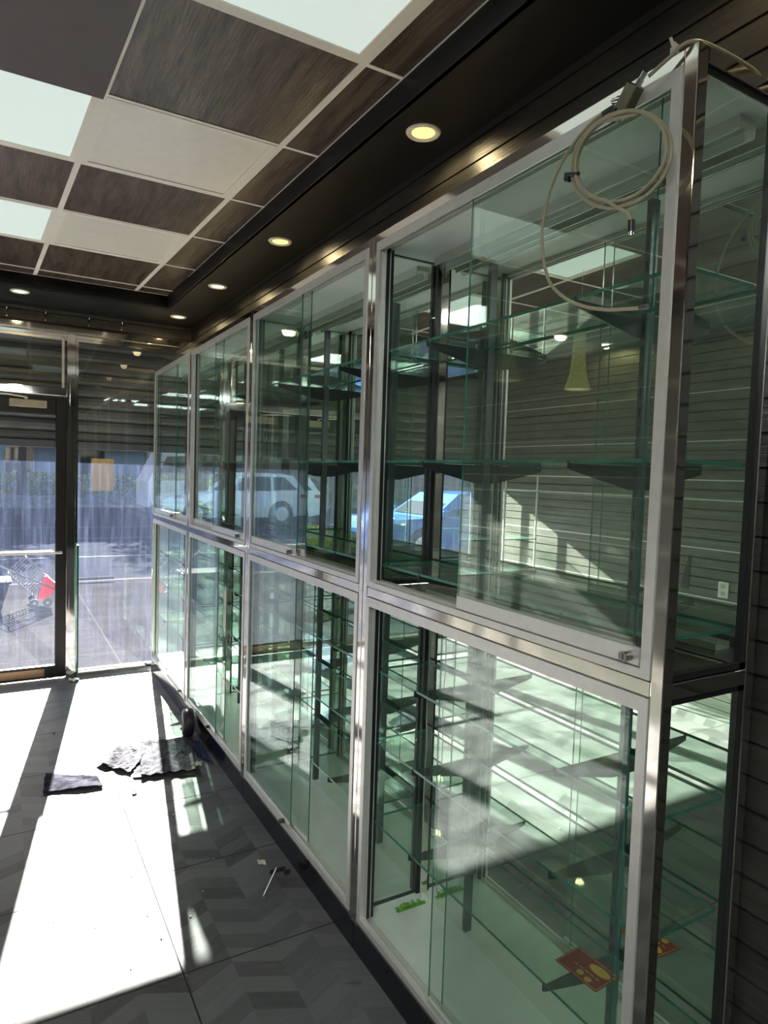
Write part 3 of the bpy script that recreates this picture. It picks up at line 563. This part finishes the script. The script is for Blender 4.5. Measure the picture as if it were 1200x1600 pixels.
# ------------------------------------------------------------------ outside
tag(MB().box(-30, 30, YS+.10, 10.4, -.10, -.004).build('sidewalk', sidewalk_m), kind='structure')
tag(MB().box(-30, 30, 10.4, 10.6, -.12, -.002, 0, .02).build('curb', mat('worn_curb', (.055, .052, .05), .9, 0, .3, 8, spec=0)), kind='structure')
tag(MB().box(-30, 30, 10.6, 30, -.2, -.06).build('street', asphalt), kind='structure')
tag(MB().box(-30, 30, 30, 60, -.2, .02).build('far_pavement', concrete), kind='structure')
paint = mat('white_road_paint', (.13, .13, .13), .9, 0, .3, 9, spec=0)
for y, x0, x1, wd in ((13.7, -12, 12, .10), (17.2, 1.0, 14, .12), (20.3, -14, 14, .12)):
    tag(MB().box(x0, x1, y-wd/2, y+wd/2, -.06, -.055).build('trim_5', paint), kind='structure')
# folding shopping cart tipped over
ct = thing('folding_cart', 'tipped wire shopping cart with a red end, outside the glass door', 'shopping cart', (.40, 8.85, 0))
Wr = mat('cart_wire', (.17, .17, .18), .8, 0, spec=0); m = MB()
A_, B_, C_, D_ = Vector((-.31, 0, .40)), Vector((-.01, 0, .075)), Vector((.17, 0, .26)), Vector((-.13, 0, .58))
for dy in (-.14, .14):
    for p, q in ((A_, B_), (B_, C_), (C_, D_), (D_, A_)): m.cyl(p+Vector((0, dy, 0)), q+Vector((0, dy, 0)), .008, n=6)
    for k in range(1, 14): t_ = k/14; m.cyl(A_.lerp(B_, t_)+Vector((0, dy, 0)), D_.lerp(C_, t_)+Vector((0, dy, 0)), .0035, n=5)
    for k in range(1, 3): t_ = k/3; m.cyl(A_.lerp(D_, t_)+Vector((0, dy, 0)), B_.lerp(C_, t_)+Vector((0, dy, 0)), .0035, n=5)
for p in (A_, B_, C_, D_): m.cyl(p+Vector((0, -.14, 0)), p+Vector((0, .14, 0)), .008, n=6)
for k in range(1, 12):
    t_ = k/12; m.cyl(A_.lerp(B_, t_)+Vector((0, -.14, 0)), A_.lerp(B_, t_)+Vector((0, .14, 0)), .0035, n=5)
m.build('basket', Wr, ct)
MB().prism([(-.01, .075), (.07, .10), (.16, .17), (.20, .24), (.17, .26), (.10, .34), (.06, .36)], -.15, .15, 'y').build('end_panel', red_m, ct)
for x, y in ((-.05, -.17), (-.05, .17), (.09, -.17)):
    wh = MB().cyl((x, y-.012, .052), (x, y+.012, .052), .050, n=20).build('wheel', rubber, ct); MB().cyl((x, y-.014, .052), (x, y+.014, .052), .018, n=12).build('hub', Wr, wh)
MB().tube(spline([(-.62, .0, .66), (-.40, -.05, .49), (-.05, -.15, .32), (.19, -.15, .20)]), .010, 8).build('handle', Wr, ct)
bn = thing('bin', 'dark bin standing on the pavement at the left edge beyond the door', 'bin', (-.18, 8.9, 0)); MB().prism([(-.2, .005), (.20, .005), (.28, .30), (-.28, .30)], -.2, .2, 'y').build('body', black_pl, bn); MB().box(-.30, .30, -.22, .22, .29, .32, 0, .008).build('rim', black_pl, bn)
o = tag(MB().tube([(.62, 10.42, .02), (.65, 10.38, .04), (1.45, 10.36, .05)], .022, 6).build('bent_pipe', paint), 'bent white pipe lying along the curb outside the right window', 'pipe')

def wheel(mb_parent, x, y, r=.34):
    wh = MB().cyl((x, y-.11, r), (x, y+.11, r), r, n=28).build('wheel', rubber, mb_parent)
    hubm = MB().cyl((x, y-.115, r), (x, y+.115, r), r*.62, n=20)
    for k in range(8): a = k*PI/4; hubm.cyl((x+.04*math.cos(a), y-.118, r+.04*math.sin(a)), (x+r*.6*math.cos(a), y-.118, r+r*.6*math.sin(a)), .018, n=6)
    hubm.build('hub', alu, wh)
auto_glass = mat('car_glass', (.02, .025, .03), .06, 0, .1)
def car(label, loc, rz, paint_m, kind='suv', cat='car'):
    t = thing('car', label, cat, loc, rz); L = 4.7 if kind == 'suv' else 4.4; H = 1.68 if kind == 'suv' else 1.42; W = .90
    R = .37 if kind == 'suv' else .33; xf, xr = L/2-.95, -L/2+.95
    def arch(cx): return [(cx+ (R+.06)*math.cos(a), R+(R+.06)*math.sin(a)) for a in [PI*k/8 for k in range(9)]]
    low = [(-L/2+.05, .35), (xr-R-.07, .28)] + [(2*xr-x, z) for x, z in arch(xr)] + [(xr+R+.07, .26), (xf-R-.07, .26)] + [(2*xf-x, z) for x, z in arch(xf)] + [(xf+R+.07, .28), (L/2-.03, .33), (L/2, .62), (L/2-.12, .86), (L/2-1.15, H*.63), (-L/2+.12, H*.66), (-L/2, H*.56), (-L/2+.0, .5)]
    # arch points run downwards on entry: order them rear to front
    bm = bmesh.new(); n = len(low); rings = []
    for yy, k in ((-W, .0), (-W+.08, 1), (W-.08, 1), (W, 0)):
        rings.append([bm.verts.new((x*(.985 if k == 0 else 1), yy, z+(0 if k else .0)*1)) for x, z in low])
    for a, b_ in zip(rings, rings[1:]):
        for i in range(n): bm.faces.new((a[i], a[(i+1) % n], b_[(i+1) % n], b_[i]))
    bm.faces.new(rings[0][::-1]); bm.faces.new(rings[-1])
    MB().bm(bm).build('body', paint_m, t)
    bl = H*.63
    cab = [(L/2-1.25, bl), (L/2-1.95, H-.06), (L/2-2.3, H), (-L/2+.95, H), (-L/2+.5, H-.08), (-L/2+.12, bl)] if kind == 'suv' else [(L/2-1.2, bl), (L/2-1.9, H-.04), (L/2-2.3, H), (-L/2+1.3, H), (-L/2+.45, bl)]
    c = MB(); n = len(cab); inner = .74
    vs = [(x, -W+.03 if z < bl+.01 else -inner, z) for x, z in cab] + [(x, W-.03 if z < bl+.01 else inner, z) for x, z in cab]
    c.add(vs, [(i, (i+1) % n, n+(i+1) % n, n+i) for i in range(n)] + [list(range(n))[::-1], [n+i for i in range(n)]]); c.build('cabin', paint_m, t)
    # side and end glazing set just proud of the cabin
    for s in (-1, 1):
        def side(u, z): return (u, s*((W-.03)+(inner-(W-.03))*(z-bl)/(H-.06-bl)+.006), z)
        a, b_, d, e = L/2-1.42, L/2-1.98, -L/2+1.02, -L/2+.42
        top = H-.12
        g = MB(); g.add([side(a-.05, bl+.04), side(.12, bl+.04), side(.12, top), side(b_-.08, top)], [(0, 1, 2, 3)]); g.add([side(.04, bl+.04), side(-1.05, bl+.05), side(-1.05, top), side(.04, top)], [(0, 1, 2, 3)])
        g.add([side(-1.13, bl+.06), side(e-.02, bl+.10), side(d-.20, top), side(-1.13, top)], [(0, 1, 2, 3)]); g.build('side_window', auto_glass, t)
    x0, x1 = L/2-1.25, L/2-1.95
    g = MB().add([(x0-.02, -.78, bl+.03), (x0-.02, .78, bl+.03), (x1+.04, .66, H-.08), (x1+.04, -.66, H-.08)], [(0, 1, 2, 3)]); g.v = [(x+.03, y, z+.015) for x, y, z in g.v]; g.build('windscreen', auto_glass, t)
    for x in (xf, xr):
        for y in (-W+.10, W-.10): wheel(t, x, y, R)
    tl = mat('tail_light_red', (.45, .02, .02), .2)
    for s in (-1, 1):
        MB().box(-L/2-.012, -L/2+.34, s*(W-.09)-.10, s*(W-.09)+.10, H*.53, H*.60, 0, .02).build('tail_light', tl, t)
        MB().box(L/2-.30, L/2-.01, s*(W-.11)-.10, s*(W-.11)+.10, .66, .78, 0, .03).build('headlight', alu, t)
        MB().box(xf-.55, xf-.38, s*(W+.07)-.08, s*(W+.07)+.08, bl+.02, bl+.16, 0, .03).build('mirror', paint_m, t)
        MB().box(.2, .34, s*(W+.008)-.008, s*(W+.008)+.008, bl-.16, bl-.13).box(-.8, -.66, s*(W+.008)-.008, s*(W+.008)+.008, bl-.16, bl-.13).build('door_handle', paint_m, t)
    return t
car('white hatchback utility vehicle parked across the street, seen mirrored in the cases', (-4.35, 21.2, -.06), 0, mat('white_car_paint', (.78, .78, .78), .15, 0, .02, coat=.6))
car('blue sedan parked along the near curb left of the door', (-5.9, 12.0, -.06), 0, mat('blue_car_paint', (.03, .12, .40), .15, 0, .03, coat=.6), 'sedan')
car('blue sedan parked beyond the right window behind the far display case', (5.9, 18.8, -.06), PI, mat('pale_blue_paint', (.08, .22, .48), .15, 0, .03, coat=.6), 'sedan')
tk = thing('box_truck', 'white delivery truck with a tall box body parked across the street', 'truck', (7.4, 22.6, -.06), PI)
MB().box(-3.6, 1.5, -1.15, 1.15, .85, 3.3, 0, .05).build('cargo_box', mat('truck_white', (.72, .72, .70), .4), tk)
MB().prism([(1.6, .5), (3.4, .5), (3.4, 1.3), (2.9, 2.3), (1.6, 2.4)], -1.05, 1.05, 'y').build('cab', mat('truck_cab_white', (.7, .7, .7), .25), tk)
MB().prism([(2.2, 1.35), (3.2, 1.35), (2.85, 2.1), (2.2, 2.15)], -1.06, 1.06, 'y').build('side_window', auto_glass, tk); MB().box(-3.6, 3.3, -.9, .9, .45, .85).build('chassis', steel_dark, tk)
for x in (-2.4, 2.4):
    for y in (-.95, .95): wheel(tk, x, y, .45)
sg = thing('road_sign', 'orange rectangular sign on a post across the street', 'sign', (3.6, 29.0, .02)); MB().cyl((0, 0, 0), (0, 0, 1.9), .04, n=8).build('post', steel_dark, sg); MB().box(-.42, .42, -.045, -.02, .65, 1.95, 0, .02).build('panel', mat('orange_sign', (.62, .33, .08), .5), sg)
sg = thing('road_sign', 'small white sign on two legs left of the delivery truck', 'sign', (5.4, 24.0, -.06)); MB().box(-.40, .40, -.02, .02, .95, 1.25, 0, .01).build('panel', paint, sg); MB().box(-.34, -.29, -.02, .02, 0, .95).build('leg', steel_dark, sg); MB().box(.29, .34, -.02, .02, 0, .95).build('leg', steel_dark, sg)
tag(MB().box(-.75, .75, -.3, .3, .42, .80, 0, .04).box(-.7, -.6, -.25, .25, 0, .42).box(.6, .7, -.25, .25, 0, .42).build('white_bench', paint), 'low white bench across the street, seen through the door', 'bench').location = (.80, 22.2, -.06)

# trees and hedge
leaf_m, nt, b = newmat('autumn_leaves'); f = noise(nt, 1.4, 3, .6)
link(nt, ramp(nt, f, [(.30, (.05, .10, .02)), (.5, (.16, .22, .03)), (.66, (.55, .42, .05)), (.8, (.40, .10, .04))]), b.inputs['Base Color']); b.inputs['Roughness'].default_value = .6
bark = mat('bark', (.06, .045, .035), .9, 0, .3, 9, bump=.5)
def leaves(n, rx, ry, rz, s, seed, cz=0):
    rd = random.Random(seed); m = MB()
    blobs = [(rd.uniform(-.6, .6)*rx, rd.uniform(-.6, .6)*ry, rd.uniform(-.6, .6)*rz, rd.uniform(.3, .5)) for _ in range(14)]
    for k in range(n):
        bx, by, bz, br = rd.choice(blobs); d = Vector((rd.gauss(0, 1), rd.gauss(0, 1), rd.gauss(0, 1))).normalized()*(rd.random()**.4)
        c = Vector((bx+d.x*rx*br, by+d.y*ry*br, cz+bz+d.z*rz*br)); a = Vector((rd.gauss(0, 1), rd.gauss(0, 1), rd.gauss(0, 1))).normalized(); b2 = a.orthogonal().normalized()
        s_ = s*rd.uniform(.6, 1.3); m.add([c-a*s_, c+b2*s_*.6, c+a*s_, c-b2*s_*.6], [(0, 1, 2, 3)])
    return m
def tree(x, y, h, seed, label):
    t = thing('street_tree', label, 'tree', (x, y, -.06), 0, 'street trees across the road'); tr = MB().cyl((0, 0, 0), (.1, 0, h*.5), .16, .10, 10)
    rd = random.Random(seed)
    for k in range(6): a = k*PI/3; tr.cyl((.1, 0, h*.42), (math.cos(a)*1.4, math.sin(a)*1.2, h*.72), .06, .02, 7)
    tr.build('trunk', bark, t); leaves(2600, 2.3, 2.1, h*.34, .13, seed, h*.66).build('foliage', leaf_m, t)
for k, (x, y, h, lb) in enumerate([(-9.5, 25.2, 7.2, 'leafy autumn tree across the street, far left'), (-4.2, 26.0, 7.6, 'leafy autumn tree behind the white parked car'), (.6, 25.4, 7.0, 'leafy autumn tree straight across from the glass door'), (5.6, 26.0, 7.4, 'leafy autumn tree across the street right of the door'), (10.8, 25.5, 7.3, 'leafy autumn tree across the street, far right')]): tree(x, y, h, 50+k, lb)
tag(leaves(9000, 16, .7, .75, .10, 77, .8).build('hedge', leaf_m), 'low yellow and green hedge running along the far pavement', 'hedge').location = (-2, 31.5, 0)
# buildings across the street
def building(x0, x1, y, h, m, label, seed):
    t = thing('building', label, 'building', ((x0+x1)/2, y, 0), 0, 'buildings across the street'); hw = (x1-x0)/2
    MB().box(-hw, hw, 0, 8, 0, h).build('wall', m, t); MB().box(-hw-.1, hw+.1, -.15, 8, h, h+.35).build('cornice', concrete, t)
    n = max(2, int(hw*2/2.6))
    for fl in range(int(h//3)):
        for k in range(n):
            xx = -hw+(k+.5)*2*hw/n; z = .8+fl*3
            fr_ = MB().box(xx-.65, xx+.65, -.06, .05, z, z+1.7).build('window', concrete, t); MB().box(xx-.56, xx+.56, -.08, -.055, z+.08, z+1.62).build('pane', auto_glass, fr_)
    return t
blue_w = mat('blue_grey_render', (.16, .22, .34), .7)
building(-26, -12.3, 36, 9, brick, 'brick building across the street at the far left', 1); building(-11.8, -1.2, 36, 7, concrete, 'pale low building across the street', 2)
building(-.8, 8.8, 36, 9, blue_w, 'blue-grey building across the street opposite the door', 3); building(9.2, 24, 36, 8, brick, 'brick building across the street at the far right', 4)
aw = tag(MB().prism([(-.9, 2.9), (0, 3.5), (0, 3.4), (-.9, 2.5)], -3, 3, 'x').build('red_awning', mat('magenta_awning', (.55, .03, .12), .6)), 'red awning on the building across the street', 'awning'); aw.location = (4.2, 35.95, 0)
